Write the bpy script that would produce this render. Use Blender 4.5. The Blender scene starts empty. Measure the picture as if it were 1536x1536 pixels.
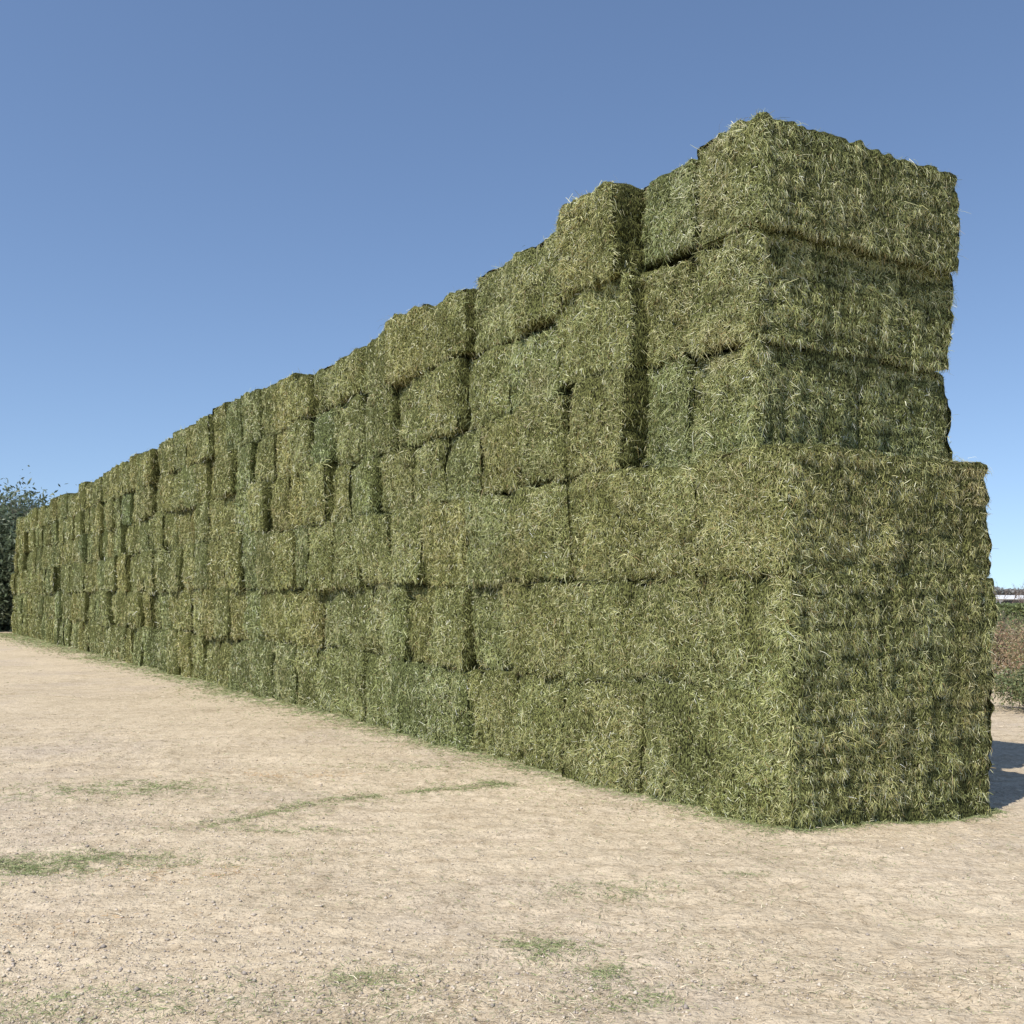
import bpy, math, numpy as np
from mathutils import Vector
rng=np.random.default_rng(11)
sc=bpy.context.scene
CAMH=1.643; F=1560.0; HY=894.0
C0=np.array([1.924,7.2]); D=np.array([-.525,.851]); E=np.array([.851,.525])
# ------------------------------------------------ helpers
def vnoise(p,seed=0):
    p=np.asarray(p,dtype=np.float64); i=np.floor(p).astype(np.int64); f=p-i; f=f*f*(3-2*f)
    def h(x,y,z):
        n=(x*374761393+y*668265263+z*1274126177+seed*974634777)&0xffffffff
        n=((n^(n>>13))*1274126177)&0xffffffff
        n=((n^(n>>15))*2246822519)&0xffffffff
        return ((n^(n>>16))&0xffffff)/float(0xffffff)
    r=0
    for dx in (0,1):
        for dy in (0,1):
            for dz in (0,1):
                w=(f[:,0] if dx else 1-f[:,0])*(f[:,1] if dy else 1-f[:,1])*(f[:,2] if dz else 1-f[:,2])
                r=r+w*h(i[:,0]+dx,i[:,1]+dy,i[:,2]+dz)
    return r*2-1
def mesh_obj(name,V,Q,mat,cols=None,parent=None,smooth=False):
    me=bpy.data.meshes.new(name); V=np.asarray(V,dtype=np.float32); Q=np.asarray(Q,dtype=np.int32)
    k=Q.shape[1]
    me.vertices.add(len(V)); me.vertices.foreach_set('co',V.ravel())
    me.loops.add(Q.size); me.loops.foreach_set('vertex_index',Q.ravel())
    me.polygons.add(len(Q)); me.polygons.foreach_set('loop_start',np.arange(0,Q.size,k,dtype=np.int32))
    me.update(calc_edges=True)
    if smooth: me.polygons.foreach_set('use_smooth',np.ones(len(Q),dtype=bool))
    if cols is not None:
        a=me.attributes.new('col','FLOAT_COLOR','POINT')
        c=np.ones((len(V),4),dtype=np.float32); c[:,:3]=cols; a.data.foreach_set('color',c.ravel())
    me.materials.append(mat)
    o=bpy.data.objects.new(name,me); sc.collection.objects.link(o)
    if parent: o.parent=parent
    return o
def new_mat(name):
    m=bpy.data.materials.new(name); m.use_nodes=True; nt=m.node_tree
    return m,nt,nt.nodes['Principled BSDF'],nt.nodes['Material Output']
def N(nt,t,**kw):
    n=nt.nodes.new(t)
    for k,v in kw.items(): setattr(n,k,v)
    return n
def norm(a): return a/np.maximum(np.linalg.norm(a,axis=1,keepdims=True),1e-9)
def strands(root,dr,nrm,L,W,lift,drop,col):
    n=len(root); L=L[:,None]; W=W[:,None]; lift=lift[:,None]; drop=drop[:,None]
    dr=norm(dr); side=norm(np.cross(dr,nrm+rng.normal(0,.5,(n,3))))*W*.5
    up=np.zeros((n,3)); up[:,2]=1
    bend=rng.normal(0,.08,(n,3))*L
    p0=root; p1=root+dr*L*.5+nrm*lift+bend*.5; p2=root+dr*L+nrm*lift*rng.uniform(-1.0,1.5,(n,1))-up*drop*L+bend*.2
    V=np.stack([p0-side,p0+side,p1-side,p1+side,p2-side*.6,p2+side*.6],axis=1).reshape(-1,3)
    b=np.arange(n)[:,None]*6
    Q=np.concatenate([b+np.array([0,1,3,2]),b+np.array([2,3,5,4])],axis=0)
    return V,Q,np.repeat(col,6,axis=0)
def smooth(a,b,x):
    t=np.clip((x-a)/(b-a),0,1); return t*t*(3-2*t)
def ground_h(x,y):
    x=np.asarray(x,float); y=np.asarray(y,float)
    e=(x-C0[0])*E[0]+(y-C0[1])*E[1]; s=(x-C0[0])*D[0]+(y-C0[1])*D[1]
    r=np.hypot(x,y)
    dip=-.11*smooth(0,2.3,e)*(1-smooth(3,10,np.abs(s)))
    p=np.stack([x,y,0*x],1); q=p.copy(); q[:,0]*=.6
    lump=np.clip(vnoise(p*9,7),.1,1)*.018
    n=(vnoise(p*.35,3)*.02+vnoise(q*1.6,4)*.014+vnoise(q*5,5)*.012+lump+vnoise(p*17,6)*.007)*(1-smooth(20,60,r))
    return dip+n
# ------------------------------------------------ materials
def strand_mat(name,transl=.22,rough=.55,spec=.4):
    m,nt,b,out=new_mat(name)
    at=N(nt,'ShaderNodeAttribute',attribute_name='col')
    b.inputs['Roughness'].default_value=rough; b.inputs['Specular IOR Level'].default_value=spec
    geo=N(nt,'ShaderNodeNewGeometry'); ns=N(nt,'ShaderNodeTexNoise'); ns.inputs['Scale'].default_value=30
    nt.links.new(geo.outputs['Position'],ns.inputs['Vector'])
    mr=N(nt,'ShaderNodeMapRange'); mr.inputs['To Min'].default_value=.75; mr.inputs['To Max'].default_value=1.25
    nt.links.new(ns.outputs['Fac'],mr.inputs['Value'])
    vm=N(nt,'ShaderNodeVectorMath',operation='SCALE'); nt.links.new(at.outputs['Color'],vm.inputs[0]); nt.links.new(mr.outputs[0],vm.inputs['Scale'])
    nt.links.new(vm.outputs[0],b.inputs['Base Color'])
    if transl>0:
        tr=N(nt,'ShaderNodeBsdfTranslucent'); mx=N(nt,'ShaderNodeMixShader'); mx.inputs[0].default_value=transl
        nt.links.new(vm.outputs[0],tr.inputs['Color'])
        nt.links.new(b.outputs[0],mx.inputs[1]); nt.links.new(tr.outputs[0],mx.inputs[2]); nt.links.new(mx.outputs[0],out.inputs['Surface'])
    return m
hay_strand=strand_mat('hay_strand',.12,.45,.5); leaf_mat=strand_mat('leaf',.25,.5); ground_straw=strand_mat('ground_straw',0,.8,.2)
def hay_core_mat():
    m,nt,b,out=new_mat('hay_core')
    at=N(nt,'ShaderNodeAttribute',attribute_name='col'); geo=N(nt,'ShaderNodeNewGeometry')
    mp=N(nt,'ShaderNodeMapping'); mp.inputs['Scale'].default_value=(95,95,38); nt.links.new(geo.outputs['Position'],mp.inputs[0])
    n1=N(nt,'ShaderNodeTexNoise'); n1.inputs['Scale'].default_value=1; n1.inputs['Detail'].default_value=5; nt.links.new(mp.outputs[0],n1.inputs['Vector'])
    cr=N(nt,'ShaderNodeValToRGB'); cr.color_ramp.elements[0].position=.40; cr.color_ramp.elements[0].color=(.12,.12,.12,1)
    cr.color_ramp.elements[1].position=.66; cr.color_ramp.elements[1].color=(1.6,1.6,1.5,1); nt.links.new(n1.outputs['Fac'],cr.inputs[0])
    mu=N(nt,'ShaderNodeVectorMath',operation='MULTIPLY'); nt.links.new(at.outputs['Color'],mu.inputs[0]); nt.links.new(cr.outputs[0],mu.inputs[1])
    nt.links.new(mu.outputs[0],b.inputs['Base Color']); b.inputs['Roughness'].default_value=.9; b.inputs['Specular IOR Level'].default_value=.1
    bp=N(nt,'ShaderNodeBump'); bp.inputs['Strength'].default_value=1; bp.inputs['Distance'].default_value=.03
    nt.links.new(n1.outputs['Fac'],bp.inputs['Height']); nt.links.new(bp.outputs[0],b.inputs['Normal'])
    return m
core=hay_core_mat()
# ------------------------------------------------ bales
bales=[]
LEN=45.6
def levels(s):
    t=smooth(2.6,3.6,s)
    A=[0,.92,1.80,2.70,3.58,4.44,5.27]; B=[0,.90,1.77,2.66,3.46,4.25,5.02]
    w=[.03*math.sin(s*.7+k*1.7)+.02*math.sin(s*1.9+k) for k in range(7)]; w[0]=0
    return [A[k]*(1-t)+B[k]*t+w[k]*min(1,s/2) for k in range(7)]
first_s=[0,0.0,0.02,.62,.58,.50]
grp=0;gleft=0
for t in range(6):
    s=first_s[t]; k=0
    while s<LEN:
        w=rng.uniform(.76,1.02)
        if t>=3 and k==0: w=.74+rng.uniform(-.02,.02)
        if t>=3 and k==1: w=1.97-s+rng.uniform(-.03,.03)
        s1=s+w
        e0=rng.normal(0,.042)
        if t==2: e0-=.03
        if t>=3: e0+=.05+rng.normal(0,.03)
        if t>=3 and k<2: e0=[.30,.27,.26][t-3]+rng.normal(0,.02)
        if t>=3 and k==2: e0=[.04,.12,.0][t-3]
        if t<3 and k==0: e0=[.0,.03,-.02][t]
        lv=levels((s+s1)/2)
        top=lv[t+1]
        if t==5:
            if gleft<=0: grp=rng.uniform(-.13,.09); gleft=rng.integers(1,4)
            gleft-=1
            if k>3: top+=grp+rng.normal(0,.04)
            if k==2: top-=.03
            if k in(1,): top-=.04
        else: top+=rng.normal(0,.012)
        ln=2.27+rng.normal(0,.02)
        if t>=3 and k<2: ln=2.28
        if t==5 and k==0: ln=2.31
        bales.append((t,k,s,s1,e0,e0+ln,lv[t]+(rng.normal(0,.012) if t else -.03),top)); s=s1; k+=1
VV=[];QQ=[];CC=[];off=0; FN=[];ED=[]
def base_tint(k):
    c=np.array([.180,.192,.068])*(rng.uniform(.92,1.09) if k else rng.uniform(.97,1.03))
    return c*(1+np.array([1,0,-1])*rng.normal(0,.035 if k else .012))
btint=[]
for bi,(t,k,s0,s1,e0,e1,z0,z1) in enumerate(bales):
    res=.030 if s0<3.5 else (.045 if s0<9 else (.075 if s0<20 else .12))
    gp_=rng.choice([rng.uniform(-.018,.0),rng.uniform(.0,.020)],p=[.45,.55]) if k else 0
    a=(s1-s0)/2-gp_+.004; b=(e1-e0)/2; c=(z1-z0)/2-rng.uniform(-.008,.015)
    na=max(5,int(2*a/res)); nc=max(5,int(2*c/res))
    ua=np.linspace(-a,a,na+1); uc=np.linspace(-c,c,nc+1)
    if k<2 : ub=np.linspace(-b,b,max(8,int(2*b/res))+1)
    else:
        q=np.array([0,.02,.04,.06,.09,.13,.18,.25,.5,.75,.88,.94,.98,1.0]); ub=-b+2*b*q
    r=rng.uniform(.03,.08) if k else .035
    seed=rng.uniform(0,1000)
    tint=base_tint(k); btint.append(tint)
    yaw=rng.normal(0,.022) if k else rng.normal(0,.006); tilt=rng.normal(0,.03) if k else rng.normal(0,.012)
    lean=rng.normal(0,.045) if k else .01
    for ax in range(3):
        for sg in (-1,1):
            g=[ua,ub,uc]; h=[a,b,c]; o1,o2=[i for i in range(3) if i!=ax]
            G1,G2=np.meshgrid(g[o1],g[o2],indexing='ij'); n1,n2=G1.shape
            P=np.zeros((n1*n2,3)); P[:,o1]=G1.ravel(); P[:,o2]=G2.ravel(); P[:,ax]=sg*h[ax]
            hh=np.array(h)-r
            q=np.clip(P,-hh,hh); dv=norm(P-q)
            P2=q+dv*r
            S=P2+seed
            disp=vnoise(S*3.2)*.026+vnoise(S*8,1)*.026+vnoise(S*17,2)*.024
            if ax!=1:
                fl=S.copy(); fl[:,1]*=14; fl[:,0]*=2.2; fl[:,2]*=1.5
                fd=vnoise(fl,3)*.026
                gz=(P2[:,2]+c)/(2*c)
                groove=-.024*np.exp(-((((gz*4+.16*vnoise(S*2,9))%1)-.5)/.13)**2)*(.6+.6*vnoise(S*1.3,19))
                if ax==0: disp=disp*.75+fd+groove+.010
                else: disp=(disp+fd*.5)*.75
            else:
                fl=S.copy(); fl[:,0]*=4.5; fl[:,2]*=1.1; fl[:,1]*=2
                f2=S.copy(); f2[:,0]*=12; f2[:,2]*=3; f2[:,1]*=4
                disp=disp+vnoise(fl,3)*.042+vnoise(f2,4)*.022
                disp=disp+.032*(1-(P2[:,0]/a)**2)*(1-(P2[:,2]/c)**2)
            P3=P2+dv*disp[:,None]
            x,y,z=P3.T
            x2=x-y*yaw*.4+z*lean; y2=y+x*yaw*2+z*tilt
            S_=(s0+s1)/2+x2; E_=(e0+e1)/2+y2; Z_=(z0+z1)/2+z
            X=C0[0]+S_*D[0]+E_*E[0]; Y=C0[1]+S_*D[1]+E_*E[1]
            if t==0:
                gh=-.11*smooth(0,2.3,E_)*(1-smooth(3,10,np.abs(S_)))
                Z_=Z_+gh*(1-(z+c)/(2*c))
            VV.append(np.stack([X,Y,Z_],1))
            idx=np.arange(n1*n2).reshape(n1,n2)
            qd=np.stack([idx[:-1,:-1].ravel(),idx[1:,:-1].ravel(),idx[1:,1:].ravel(),idx[:-1,1:].ravel()],1)
            QQ.append(qd+off); off+=n1*n2
            CC.append(np.repeat(tint[None]*.74,n1*n2,axis=0))
            FN.append(np.full((len(qd),3),[ax,sg,bi]))
            Pm=P[qd].mean(1); dh=np.array(h)-np.abs(Pm); dh[:,ax]=9; ED.append(dh.min(1))
V=np.concatenate(VV);Q=np.concatenate(QQ);Cl=np.concatenate(CC);FN=np.concatenate(FN);ED=np.concatenate(ED)
p=V[Q]; fn=np.cross(p[:,2]-p[:,0],p[:,3]-p[:,1]); ar=np.linalg.norm(fn,axis=1)/2; fnn=norm(fn)
axv=np.array([[D[0],D[1],0],[E[0],E[1],0],[0,0,1]]); outd=axv[FN[:,0]]*FN[:,1:2]
bad=(fnn*outd).sum(1)<0
Q[bad]=Q[bad][:,::-1]; fnn[bad]*=-1
n4=vnoise(V*.5,11); n5=vnoise(V*2.3,12)
Cl=Cl*(1+.12*n4+.15*n5)[:,None]
stack=bpy.data.objects.new('hay_bale_stack',None); sc.collection.objects.link(stack)
mesh_obj('bales',V,Q,core,Cl,stack,smooth=True)
def sez(s,e,z): return (C0[0]+s*D[0]+e*E[0],C0[1]+s*D[1]+e*E[1],z)
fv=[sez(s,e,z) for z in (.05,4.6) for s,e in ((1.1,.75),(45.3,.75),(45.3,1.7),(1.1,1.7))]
mesh_obj('light_leak_filler',fv,[(0,3,2,1),(4,5,6,7),(0,1,5,4),(1,2,6,5),(2,3,7,6),(3,0,4,7)],core,np.tile([.03,.03,.012],(8,1)),stack)  # added dark box inside the stack, blocks light leaking through bale gaps
# ---- straw surface
cen=p.mean(1); dist=np.hypot(cen[:,0],cen[:,1])
ax=FN[:,0];sg=FN[:,1];bi=FN[:,2]
bt=np.array([b_[0] for b_ in bales]);bk=np.array([b_[1] for b_ in bales])
tt=bt[bi];kk=bk[bi]
ecoord=(cen[:,0]-C0[0])*E[0]+(cen[:,1]-C0[1])*E[1]
scoord=(cen[:,0]-C0[0])*D[0]+(cen[:,1]-C0[1])*D[1]
rho=np.zeros(len(Q)); bs=15500*np.minimum(1.2,(8.0/dist)**2)
m=(ax==1)&(sg==-1); rho[m]=bs[m]*(.12+.88*smooth(-.04,.06,ED[m]))
m=(ax==0)&(sg==-1)&(kk==0); rho[m]=bs[m]*.85*(.5+.5*smooth(-.02,.05,ED[m]))
m=(ax==0)&(ecoord<.40)&~((sg==-1)&(kk==0)); rho[m]=bs[m]*.15
m=(ax==2)&(ecoord<.3); rho[m]=bs[m]*.22
m=(ax==2)&(scoord<.9); rho[m]=bs[m]*.3
m=(ax==2)&(sg==1)&(tt==5); rho[m]=np.maximum(rho[m],bs[m]*.3)
m=(ax==1)&(sg==1); rho[m]=bs[m]*.15
cnt=rng.poisson(rho*ar)
fi=np.repeat(np.arange(len(Q)),cnt); n=len(fi); print('strands',n)
u=rng.uniform(size=(n,1));v=rng.uniform(size=(n,1)); pp=V[Q[fi]]
root=(pp[:,0]*(1-u)+pp[:,1]*u)*(1-v)+(pp[:,3]*(1-u)+pp[:,2]*u)*v
nr=fnn[fi]; dd=dist[fi]; sc_=np.maximum(1,dd/9.0)
rv=norm(rng.normal(size=(n,3))); tan=norm(rv-nr*(rv*nr).sum(1,keepdims=True))
down=np.zeros((n,3));down[:,2]=-1
isend=(ax[fi]==0)
tuft=smooth(.35,.75,vnoise(root*np.array([11,11,8]),44))
cd=np.stack([vnoise(root*4,45),vnoise(root*4,46),vnoise(root*4,47)],1)*.3
dr=tan+cd+down*np.where(isend[:,None],rng.uniform(.1,2.2,(n,1)),rng.uniform(-.2,1.2,(n,1)))+nr*(rng.normal(0.01,.09,(n,1))+.08*tuft[:,None])
L=rng.uniform(.022,.068,n)*(1+.3*tuft)*sc_**.4; L*=np.where(rng.uniform(size=n)<.06,1.9,1)
W=rng.uniform(.0015,.0038,n)*sc_**.85
lift=rng.uniform(.0,.008,n)*(1+tuft); drop=rng.uniform(0,.12,n)+.08*tuft
pal=np.array([[.335,.345,.13],[.235,.25,.082],[.43,.42,.20],[.70,.66,.41],[.31,.345,.17],[.28,.21,.09],[.105,.125,.04]])
w=np.array([.26,.22,.18,.105,.07,.045,.12]); ci=rng.choice(7,size=n,p=w)
bt_=np.array(btint)/np.array([.180,.192,.068])
col=pal[ci]*bt_[bi[fi]]*(1+.10*vnoise(root*.9,21)+.13*vnoise(root*4,22)+rng.normal(0,.15,n)+.10*tuft)[:,None]
rp=smooth(.5,.85,vnoise(root*1.1,31)); red=np.array([.34,.25,.12])
col=col*(1-.32*rp[:,None])+red*.32*rp[:,None]*rng.uniform(.6,1.4,(n,1))
gg=vnoise(root*1.7,33)[:,None]; col=col*(1+gg*np.array([-.05,.0,-.05]))
col=np.clip(col*1.36,.02,.88)
root=root-nr*.004
Vs,Qs,Cs=strands(root,dr,nr,L,W,lift,drop,col)
mesh_obj('straw_fringe',Vs,Qs,hay_strand,Cs,stack)
edge=np.where((ax==2)&(sg==1)&((ecoord<.14)|((scoord<.75)&(kk==0))))[0]
nw=8000
pw=ar[edge]*np.minimum(1,(9/dist[edge])**1.5)*smooth(-.1,.4,vnoise(cen[edge]*2.5,77)); pw/=pw.sum(); ei=rng.choice(edge,size=nw,p=pw)
root=cen[ei]+rng.normal(0,.02,(nw,3)); nn=np.where((ecoord[ei]<.16)[:,None],-axv[1],-axv[0])
dr=nn*rng.uniform(.0,.7,(nw,1))+down[:nw]*rng.uniform(.2,1.4,(nw,1))+rng.normal(0,.4,(nw,3))
s9=np.maximum(1,dist[ei]/9)
col=pal[rng.choice(7,size=nw,p=w)]*rng.uniform(.9,1.4,(nw,1))
Vs,Qs,Cs=strands(root,dr,nn,rng.uniform(.04,.13,nw)*s9**.2,rng.uniform(.0015,.0033,nw)*s9**.85,rng.uniform(0,.02,nw),rng.uniform(.1,.5,nw),col)
mesh_obj('loose_wisps',Vs,Qs,hay_strand,Cs,stack)
# ------------------------------------------------ ground
def lines(lo,hi,c0,c1,d,g=1.12):
    c=list(np.arange(c0,c1,d)); x=c[-1];st=d
    while x<hi: st*=g; x+=st; c.append(x)
    x=c[0];st=d;l=[]
    while x>lo: st*=g; x-=st; l.append(x)
    return np.array(l[::-1]+c)
gx=lines(-2500,2500,-6,6,.026,1.08); gy=lines(-600,3500,3,10,.026,1.05)
GX,GY=np.meshgrid(gx,gy,indexing='ij'); x=GX.ravel();y=GY.ravel()
Z=ground_h(x,y); Vg=np.stack([x,y,Z],1)
idx=np.arange(len(x)).reshape(GX.shape)
Qg=np.stack([idx[:-1,:-1].ravel(),idx[1:,:-1].ravel(),idx[1:,1:].ravel(),idx[:-1,1:].ravel()],1)
def ground_mat():
    m,nt,b,out=new_mat('sandy_ground'); geo=N(nt,'ShaderNodeNewGeometry'); P=geo.outputs['Position']
    def noise(s,d=4,r=.6,vec=P):
        n=N(nt,'ShaderNodeTexNoise'); n.inputs['Scale'].default_value=s; n.inputs['Detail'].default_value=d; n.inputs['Roughness'].default_value=r
        nt.links.new(vec,n.inputs['Vector']); return n.outputs['Fac']
    def ramp(f,e):
        c=N(nt,'ShaderNodeValToRGB'); els=c.color_ramp.elements
        while len(els)<len(e): els.new(.5)
        for i,(p_,q_) in enumerate(e): els[i].position=p_; els[i].color=(*q_,1)
        nt.links.new(f,c.inputs[0]); return c.outputs[0]
    def mix(f,a,b_,t='MIX'):
        c=N(nt,'ShaderNodeMix',data_type='RGBA',blend_type=t)
        if isinstance(f,float): c.inputs[0].default_value=f
        else: nt.links.new(f,c.inputs[0])
        nt.links.new(a,c.inputs[6])
        if isinstance(b_,tuple): c.inputs[7].default_value=(*b_,1)
        else: nt.links.new(b_,c.inputs[7])
        return c.outputs[2]
    base=ramp(noise(.55,6,.65),[(.3,(.52,.43,.305)),(.5,(.605,.505,.362)),(.72,(.65,.545,.40))])
    base=mix(ramp(noise(.33,5,.7),[(.5,(0,0,0)),(.68,(.7,.7,.7))]),base,(.52,.44,.355))
    fine=ramp(noise(30,6,.8),[(.34,(.42,.39,.35)),(.45,(.95,.94,.92)),(.7,(1.12,1.12,1.10))])
    base=mix(1.0,base,fine,'MULTIPLY')
    mid=ramp(noise(6,6,.75),[(.3,(.76,.73,.69)),(.52,(1.03,1.03,1.03))]); base=mix(1.0,base,mid,'MULTIPLY')
    ms=N(nt,'ShaderNodeMapping'); ms.inputs['Scale'].default_value=(1.2,7,1); ms.inputs['Rotation'].default_value=(0,0,-.22); nt.links.new(P,ms.inputs[0])
    st=ramp(noise(1,5,.65,ms.outputs[0]),[(.36,(.90,.885,.865)),(.52,(1.02,1.02,1.02))]); base=mix(1.0,base,st,'MULTIPLY')
    nt.links.new(base,b.inputs['Base Color']); b.inputs['Roughness'].default_value=.95; b.inputs['Specular IOR Level'].default_value=.1
    mp=N(nt,'ShaderNodeMapping'); mp.inputs['Scale'].default_value=(12,20,10); mp.inputs['Rotation'].default_value=(0,0,.12); nt.links.new(P,mp.inputs[0])
    b1=N(nt,'ShaderNodeBump'); b1.inputs['Strength'].default_value=.8; b1.inputs['Distance'].default_value=.04; nt.links.new(noise(1,5,.7,mp.outputs[0]),b1.inputs['Height'])
    b2=N(nt,'ShaderNodeBump'); b2.inputs['Strength'].default_value=.8; b2.inputs['Distance'].default_value=.014; nt.links.new(noise(45,3,.6),b2.inputs['Height']); nt.links.new(b1.outputs[0],b2.inputs['Normal'])
    nt.links.new(b2.outputs[0],b.inputs['Normal']); return m
ground=mesh_obj('ground',Vg,Qg,ground_mat(),smooth=True)
def px(X,Y):
    z=CAMH*F/(Y-HY); return (X-768)/F*z,z
roots=[];kinds=[]
def wpatch(X,Y,rx,ry,n,kind,ang=0):
    cx,cy=px(X,Y); n=int(n*1.3); a=rng.normal(0,1,n)*rx; b_=rng.normal(0,1,n)*ry
    A_=np.stack([cx+a*math.cos(ang)-b_*math.sin(ang),cy+a*math.sin(ang)+b_*math.cos(ang)],1)
    kp=vnoise(np.column_stack([A_*9,0*a]),91)>rng.uniform(-.9,.5,n); A_=A_[kp]
    roots.append(A_); kinds.append(np.full(len(A_),kind))
def trail(pts,wd,n,kind):
    W_=np.array([px(*q) for q in pts]); t_=rng.uniform(0,len(W_)-1.001,n); i=t_.astype(int); f=(t_-i)[:,None]
    A_=W_[i]*(1-f)+W_[i+1]*f+rng.normal(0,wd,(n,2)); kp=vnoise(np.column_stack([A_*7,0*t_]),92)>rng.uniform(-.9,.5,n); A_=A_[kp]
    roots.append(A_); kinds.append(np.full(len(A_),kind))
wpatch(60,1297,.34,.15,3600,0,.1); wpatch(-20,1300,.3,.13,1500,0); wpatch(230,1290,.5,.14,1500,0); wpatch(200,1187,.42,.25,2200,0); wpatch(60,1190,.8,.3,1000,0)
wpatch(915,1337,.20,.12,900,0); wpatch(820,1425,.13,.09,1000,0); wpatch(905,1460,.09,.07,450,0); wpatch(545,1470,.10,.07,340,0); wpatch(940,1500,.14,.10,600,0)
wpatch(250,1505,.26,.15,900,0); wpatch(60,1500,.27,.15,900,0); wpatch(540,1495,.22,.17,500,0); wpatch(1100,1315,.1,.03,150,0); wpatch(1430,1370,.3,.2,250,0)
trail([(310,1238),(450,1215),(600,1192),(750,1177)],.06,2600,0); trail([(310,1238),(450,1215),(600,1192),(750,1177)],.2,2000,0)
wpatch(430,1165,.4,.12,400,2); wpatch(270,1310,.35,.12,500,2); wpatch(740,1177,.12,.08,450,0); wpatch(100,1390,.5,.2,350,2)
wpatch(440,1245,.4,.1,700,0); wpatch(620,1150,.5,.15,550,0)
n=100000; yy=1/rng.uniform(1/30,1/2.9,n); xx=rng.uniform(-.62,.62,n)*yy
pc=vnoise(np.stack([xx*.8+yy*.3,yy*1.6,0*xx],1),41)+.5*vnoise(np.stack([xx*3,yy*5,0*xx],1),42)
keep=rng.uniform(size=n)<np.clip(.25+.6*pc,.05,1); xx=xx[keep];yy=yy[keep]
roots.append(np.stack([xx,yy],1)); kinds.append(np.where(rng.uniform(size=len(xx))<.24,0,1))
n=36000; ss=7.2*(np.exp(rng.uniform(0,1,n)*math.log(46/7.2))-1)/.851; ee=-np.abs(rng.normal(0,.13+.014*ss,n))+.06
roots.append(C0+ss[:,None]*D+ee[:,None]*E); kinds.append(np.full(n,0))
n=6000; ee=rng.uniform(0,2.4,n); ss=-np.abs(rng.normal(0,.07,n))+.05
roots.append(C0+ss[:,None]*D+ee[:,None]*E); kinds.append(np.full(n,0))
n=4500; ss=rng.uniform(-1,14,n); ee=-np.abs(rng.normal(0,.6,n)); roots.append(C0+ss[:,None]*D+ee[:,None]*E); kinds.append(np.full(n,0))
R=np.concatenate(roots);K=np.concatenate(kinds); n=len(R)
Rz=ground_h(R[:,0],R[:,1])+.004
dd=np.hypot(R[:,0],R[:,1]); s_=np.maximum(1,dd/6)
th=rng.uniform(0,2*math.pi,n); dr=np.stack([np.cos(th),np.sin(th),rng.normal(0,.15,n)],1)
cg=np.array([[.22,.27,.11],[.30,.33,.15],[.16,.20,.08],[.38,.38,.20]]); ct=np.array([[.60,.50,.34],[.34,.27,.17],[.72,.63,.46],[.22,.18,.11]]); co=np.array([[.52,.32,.16],[.46,.31,.17],[.55,.42,.23],[.46,.33,.18]])
j=rng.integers(0,4,n); col=np.where((K==0)[:,None],cg[j],np.where((K==1)[:,None],ct[j],co[j]))*rng.uniform(.8,1.2,(n,1))
up=np.tile([0,0,1.],(n,1))
Vs,Qs,Cs=strands(np.column_stack([R,Rz]),dr,up,rng.uniform(.010,.05,n)*s_**.5,rng.uniform(.0013,.0032,n)*s_**.9,rng.uniform(0,.006,n),np.zeros(n),col)
mesh_obj('scattered_straw',Vs,Qs,ground_straw,Cs)
# gravel
n=75000; yy=1/rng.uniform(1/14,1/2.9,n); xx=rng.uniform(-.6,.6,n)*yy
pc=vnoise(np.stack([xx*.6,yy*.9,0*xx],1),51)+1.1*np.clip(-xx/2.5-.1,-.7,1); keep=rng.uniform(size=n)<np.clip(.22+.5*pc,.07,1)
xx=xx[keep];yy=yy[keep];n=len(xx); r=rng.lognormal(-5.4,.45,n); r=np.minimum(r,.017); zz=ground_h(xx,yy)
oct_=np.array([[1,0,0],[0,1,0],[-1,0,0],[0,-1,0],[0,0,1],[0,0,-1]],float)
P=oct_[None]*r[:,None,None]*rng.uniform(.6,1.3,(n,6,1)); P[:,:,2]*=.7
th=rng.uniform(0,6.28,n); c_,s1_=np.cos(th)[:,None],np.sin(th)[:,None]
X=P[:,:,0]*c_-P[:,:,1]*s1_;Y=P[:,:,0]*s1_+P[:,:,1]*c_
P=np.stack([X+xx[:,None],Y+yy[:,None],P[:,:,2]+zz[:,None]+r[:,None]*.25],2).reshape(-1,3)
tri=np.array([[0,1,4],[1,2,4],[2,3,4],[3,0,4],[1,0,5],[2,1,5],[3,2,5],[0,3,5]])
T=(np.arange(n)[:,None,None]*6+tri[None]).reshape(-1,3)
gc=np.array([[.52,.44,.35],[.59,.51,.41],[.37,.32,.27],[.62,.53,.40]])[rng.integers(0,4,n)]*rng.uniform(.8,1.15,(n,1))
mesh_obj('gravel',P,T,ground_straw,np.repeat(gc,6,axis=0))
# ------------------------------------------------ vegetation
def bark():
    m,nt,b,out=new_mat('bark'); ns=N(nt,'ShaderNodeTexNoise'); ns.inputs['Scale'].default_value=14
    cr=N(nt,'ShaderNodeValToRGB'); cr.color_ramp.elements[0].color=(.09,.07,.055,1); cr.color_ramp.elements[1].color=(.26,.20,.16,1)
    nt.links.new(ns.outputs['Fac'],cr.inputs[0]); nt.links.new(cr.outputs[0],b.inputs['Base Color']); b.inputs['Roughness'].default_value=.9; return m
bark_m=bark()
def tube(p0,p1,r0,r1,VL,QL,sides=5):
    d=p1-p0; d=d/np.linalg.norm(d); a=np.cross(d,[.3,.9,.2]);a/=np.linalg.norm(a);b_=np.cross(d,a)
    o=sum(len(v_) for v_ in VL); th=np.arange(sides)*2*math.pi/sides
    ring=np.cos(th)[:,None]*a+np.sin(th)[:,None]*b_
    VL.append(np.concatenate([p0+ring*r0,p1+ring*r1])); i=np.arange(sides);j=(i+1)%sides
    QL.append(np.stack([i,j,j+sides,i+sides],1)+o)
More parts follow.
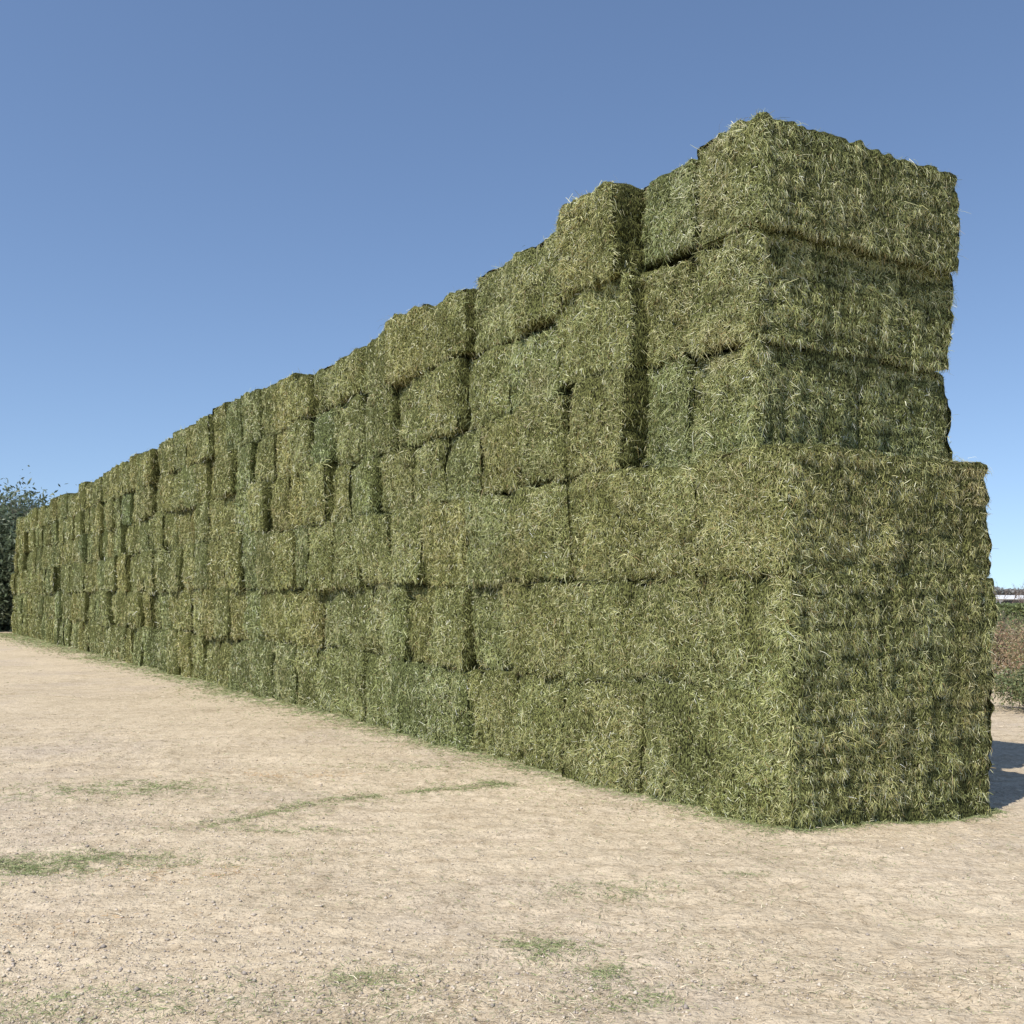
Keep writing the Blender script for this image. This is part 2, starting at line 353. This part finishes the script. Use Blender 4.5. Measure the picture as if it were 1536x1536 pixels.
def plant(name,x,y,H,Wd,nleaf,leafsz,palette,trunks=4,levels_=3,bare=False,low=.1,spread=.055):
    VL=[];QL=[];tips=[]
    def grow(p,d,L,r,lv):
        q=p+d*L; tube(p,q,r,r*.6,VL,QL); 
        if lv<=levels_-1: tips.append(p+(q-p)*rng.uniform(.4,1)); tips.append(q)
        if lv==0: return
        for _ in range(rng.integers(2,5)):
            nd=d+rng.normal(0,.55,3)*np.array([1,1,.6]); nd[2]+=.1; nd/=np.linalg.norm(nd)
            st=p+(q-p)*rng.uniform(.5,1); grow(st,nd,L*rng.uniform(.55,.85),r*.55,lv-1)
    base=np.array([x,y,-.05])
    for _ in range(trunks):
        d=np.array([rng.normal(0,.35*Wd/H),rng.normal(0,.35*Wd/H),1.]);d/=np.linalg.norm(d)
        grow(base+np.array([rng.normal(0,.1*Wd),rng.normal(0,.1*Wd),0]),d,H*.36,H*.012,levels_)
    par=bpy.data.objects.new(name,None); sc.collection.objects.link(par)
    Vt=np.concatenate(VL); sclz=H/max(.1,Vt[:,2].max()); Vt[:,2]*=sclz
    mesh_obj('trunk_and_branches',Vt,np.concatenate(QL),bark_m,None,par)
    if not bare:
        T_=np.array(tips);T_[:,2]*=sclz
        k=int(len(T_)*low*3); ex=np.column_stack([x+rng.normal(0,.32*Wd,k),y+rng.normal(0,.32*Wd,k),rng.uniform(.05,.78,k)**1.0*H]); T_=np.concatenate([T_,ex])
        ti=rng.integers(0,len(T_),nleaf); c=T_[ti]+rng.normal(0,spread*H,(nleaf,3)); c[:,2]=np.maximum(c[:,2],.02)
        shade=(rng.uniform(.65,1.3,len(T_)))[ti]
        a=norm(rng.normal(size=(nleaf,3))); b_=norm(np.cross(a,rng.normal(size=(nleaf,3)))); sz=(leafsz*rng.uniform(.5,1.5,nleaf))[:,None]
        Vl=np.stack([c-a*sz,c-b_*sz*.4,c+a*sz,c+b_*sz*.4],1).reshape(-1,3)
        Ql=np.arange(nleaf*4).reshape(-1,4); cl=np.array(palette)[rng.integers(0,len(palette),nleaf)]*shade[:,None]*rng.uniform(.8,1.2,(nleaf,1))
        mesh_obj('foliage',Vl,Ql,leaf_mat,np.repeat(cl,4,axis=0),par)
gp=[[.12,.155,.085],[.15,.185,.11],[.18,.21,.13],[.09,.12,.06]]
for (x,y,H,Wd) in [(-24.5,50.5,6.6,5),(-27.5,52,6.4,5.5),(-25.6,49.8,5.9,5),(-31,51,6.6,6),(-23.2,54,6.4,5),(-26,55,7.0,5.5),(-35,54,7,6),(-40,52,6.2,6)]:
    plant('tamarisk_tree',x,y,H,Wd,34000,.11,gp,trunks=10,levels_=3,low=1.1,spread=.07)
rp_=[[.36,.23,.14],[.38,.27,.16],[.28,.24,.12],[.22,.24,.10],[.46,.36,.22]]
gs=[[.15,.19,.08],[.20,.24,.10],[.27,.26,.12],[.12,.15,.07]]
for (x,y,H,Wd,pl) in [(7.75,15.6,.6,1.2,gs),(8.6,15.8,.75,1.4,gs),(8.9,17.4,1.15,1.6,rp_),(8.9,19.2,1.3,1.8,rp_),(10.3,20.5,1.3,2,rp_),(10.6,17.6,1.1,1.8,rp_),(12.3,18.8,1.2,2,rp_),(14,20,1.2,2,gs),(12.2,23.5,1.35,2.4,gs),(14.5,25,1.35,2.4,rp_),(13.5,29,1.4,2.5,gs)]:
    plant('dry_shrub',x,y,H,Wd,5200,.026,pl,trunks=9,levels_=3,low=.5,spread=.07)
n=34000; hx=rng.uniform(18,75,n); hy=55+rng.uniform(-.8,.8,n); hz=rng.uniform(0,1.25,n)+.06*vnoise(np.stack([hx,hy,0*hx],1),61)
def leafmass(name,hx,hy,hz,sz,palette):
    n=len(hx); c=np.stack([hx,hy,hz],1); a=norm(rng.normal(size=(n,3)))*sz; b_=norm(np.cross(a,rng.normal(size=(n,3))))*sz*.6
    cl=np.array(palette)[rng.integers(0,len(palette),n)]*rng.uniform(.75,1.25,(n,1))*(1+.25*vnoise(c*.3,71))[:,None]
    mesh_obj(name,np.stack([c-a,c-b_,c+a,c+b_],1).reshape(-1,3),np.arange(n*4).reshape(-1,4),leaf_mat,np.repeat(cl,4,axis=0))
leafmass('hedge',hx,hy,hz,.14,[[.14,.18,.07],[.18,.21,.08],[.12,.15,.06]])
n=60000; tx=rng.uniform(-260,420,n); ty=330+rng.uniform(-5,5,n); hm=4.6+2.2*vnoise(np.stack([tx*.06,0*tx,0*tx],1),81)+1.2*vnoise(np.stack([tx*.25,0*tx,0*tx],1),82)
leafmass('distant_trees',tx,ty,rng.uniform(0,1,n)**.8*hm,.7,[[.24,.26,.25],[.28,.28,.27],[.30,.28,.26]])  # palette greyed and lightened: distance haze put into the leaf colour
plant('bare_tree',33.6,71,3.2,3,10,.1,gp,trunks=3,levels_=4,bare=True)
plant('bare_tree',36.5,74,2.8,3,10,.1,gp,trunks=3,levels_=4,bare=True)
def simple(name,c,r=.8):
    m,nt,b,out=new_mat(name); ns=N(nt,'ShaderNodeTexNoise'); ns.inputs['Scale'].default_value=.6
    mr=N(nt,'ShaderNodeMix',data_type='RGBA'); mr.inputs[6].default_value=(*[k_*.85 for k_ in c],1); mr.inputs[7].default_value=(*c,1)
    nt.links.new(ns.outputs['Fac'],mr.inputs[0]); nt.links.new(mr.outputs[2],b.inputs['Base Color']); b.inputs['Roughness'].default_value=r; return m
wm=simple('white_sheet',(.72,.72,.70)); dm=simple('dark_opening',(.06,.06,.06))
bld=bpy.data.objects.new('farm_shed',None); sc.collection.objects.link(bld)
def box(name,x0,x1,y0,y1,z0,z1,mat,par):
    V_=[(x0,y0,z0),(x1,y0,z0),(x1,y1,z0),(x0,y1,z0),(x0,y0,z1),(x1,y0,z1),(x1,y1,z1),(x0,y1,z1)]
    mesh_obj(name,V_,[(0,3,2,1),(4,5,6,7),(0,1,5,4),(1,2,6,5),(2,3,7,6),(3,0,4,7)],mat,None,par)
box('walls',82,130,180,195,0,1.1,wm,bld)
mesh_obj('roof',[(81.5,179.4,1.1),(130.5,179.4,1.1),(130.5,187.5,1.8),(81.5,187.5,1.8),(81.5,195.6,1.1),(130.5,195.6,1.1)],[(0,1,2,3),(3,2,5,4)],wm,None,bld)
for q in range(6): box('opening_%d'%q,85+q*7.5,88.5+q*7.5,179.95,180.0-.003,.2,.9,dm,bld)
# ------------------------------------------------ light
el=math.radians(54); sd=Vector((-.66,-.75,0)).normalized()*math.cos(el)+Vector((0,0,math.sin(el)))
l=bpy.data.lights.new('sun','SUN'); l.energy=5.0; l.angle=math.radians(.5); l.color=(1,.95,.875)
lo=bpy.data.objects.new('sun',l); sc.collection.objects.link(lo); lo.rotation_euler=(-sd).to_track_quat('-Z','Y').to_euler()
w_=bpy.data.worlds.new('World'); sc.world=w_; w_.use_nodes=True; nt=w_.node_tree
sk=N(nt,'ShaderNodeTexSky',sky_type='NISHITA'); sk.sun_disc=False; sk.sun_elevation=el; sk.sun_rotation=math.atan2(-.66,-.75); sk.air_density=1.0; sk.dust_density=.35; sk.ozone_density=2.4
tc=N(nt,'ShaderNodeTexCoord'); mp=N(nt,'ShaderNodeMapping'); mp.inputs['Scale'].default_value=(1,1,1.0); mp.inputs['Location'].default_value=(0,0,.085)
nt.links.new(tc.outputs['Generated'],mp.inputs[0]); nt.links.new(mp.outputs[0],sk.inputs['Vector'])
bg=nt.nodes['Background']; bg.inputs['Strength'].default_value=.15
tn=N(nt,'ShaderNodeVectorMath',operation='MULTIPLY'); tn.inputs[1].default_value=(1.03,1.03,1.06); nt.links.new(sk.outputs[0],tn.inputs[0]); nt.links.new(tn.outputs[0],bg.inputs['Color'])
cam=bpy.data.cameras.new('camera'); co_=bpy.data.objects.new('camera',cam); sc.collection.objects.link(co_); sc.camera=co_
co_.location=(0,0,CAMH); co_.rotation_euler=(math.radians(90),0,0); cam.sensor_width=36; cam.lens=F/1536*36; cam.shift_y=(HY-768)/1536; cam.clip_end=6000; cam.clip_start=.05
sc.view_settings.view_transform='Standard'; sc.view_settings.look='None'; sc.view_settings.exposure=0
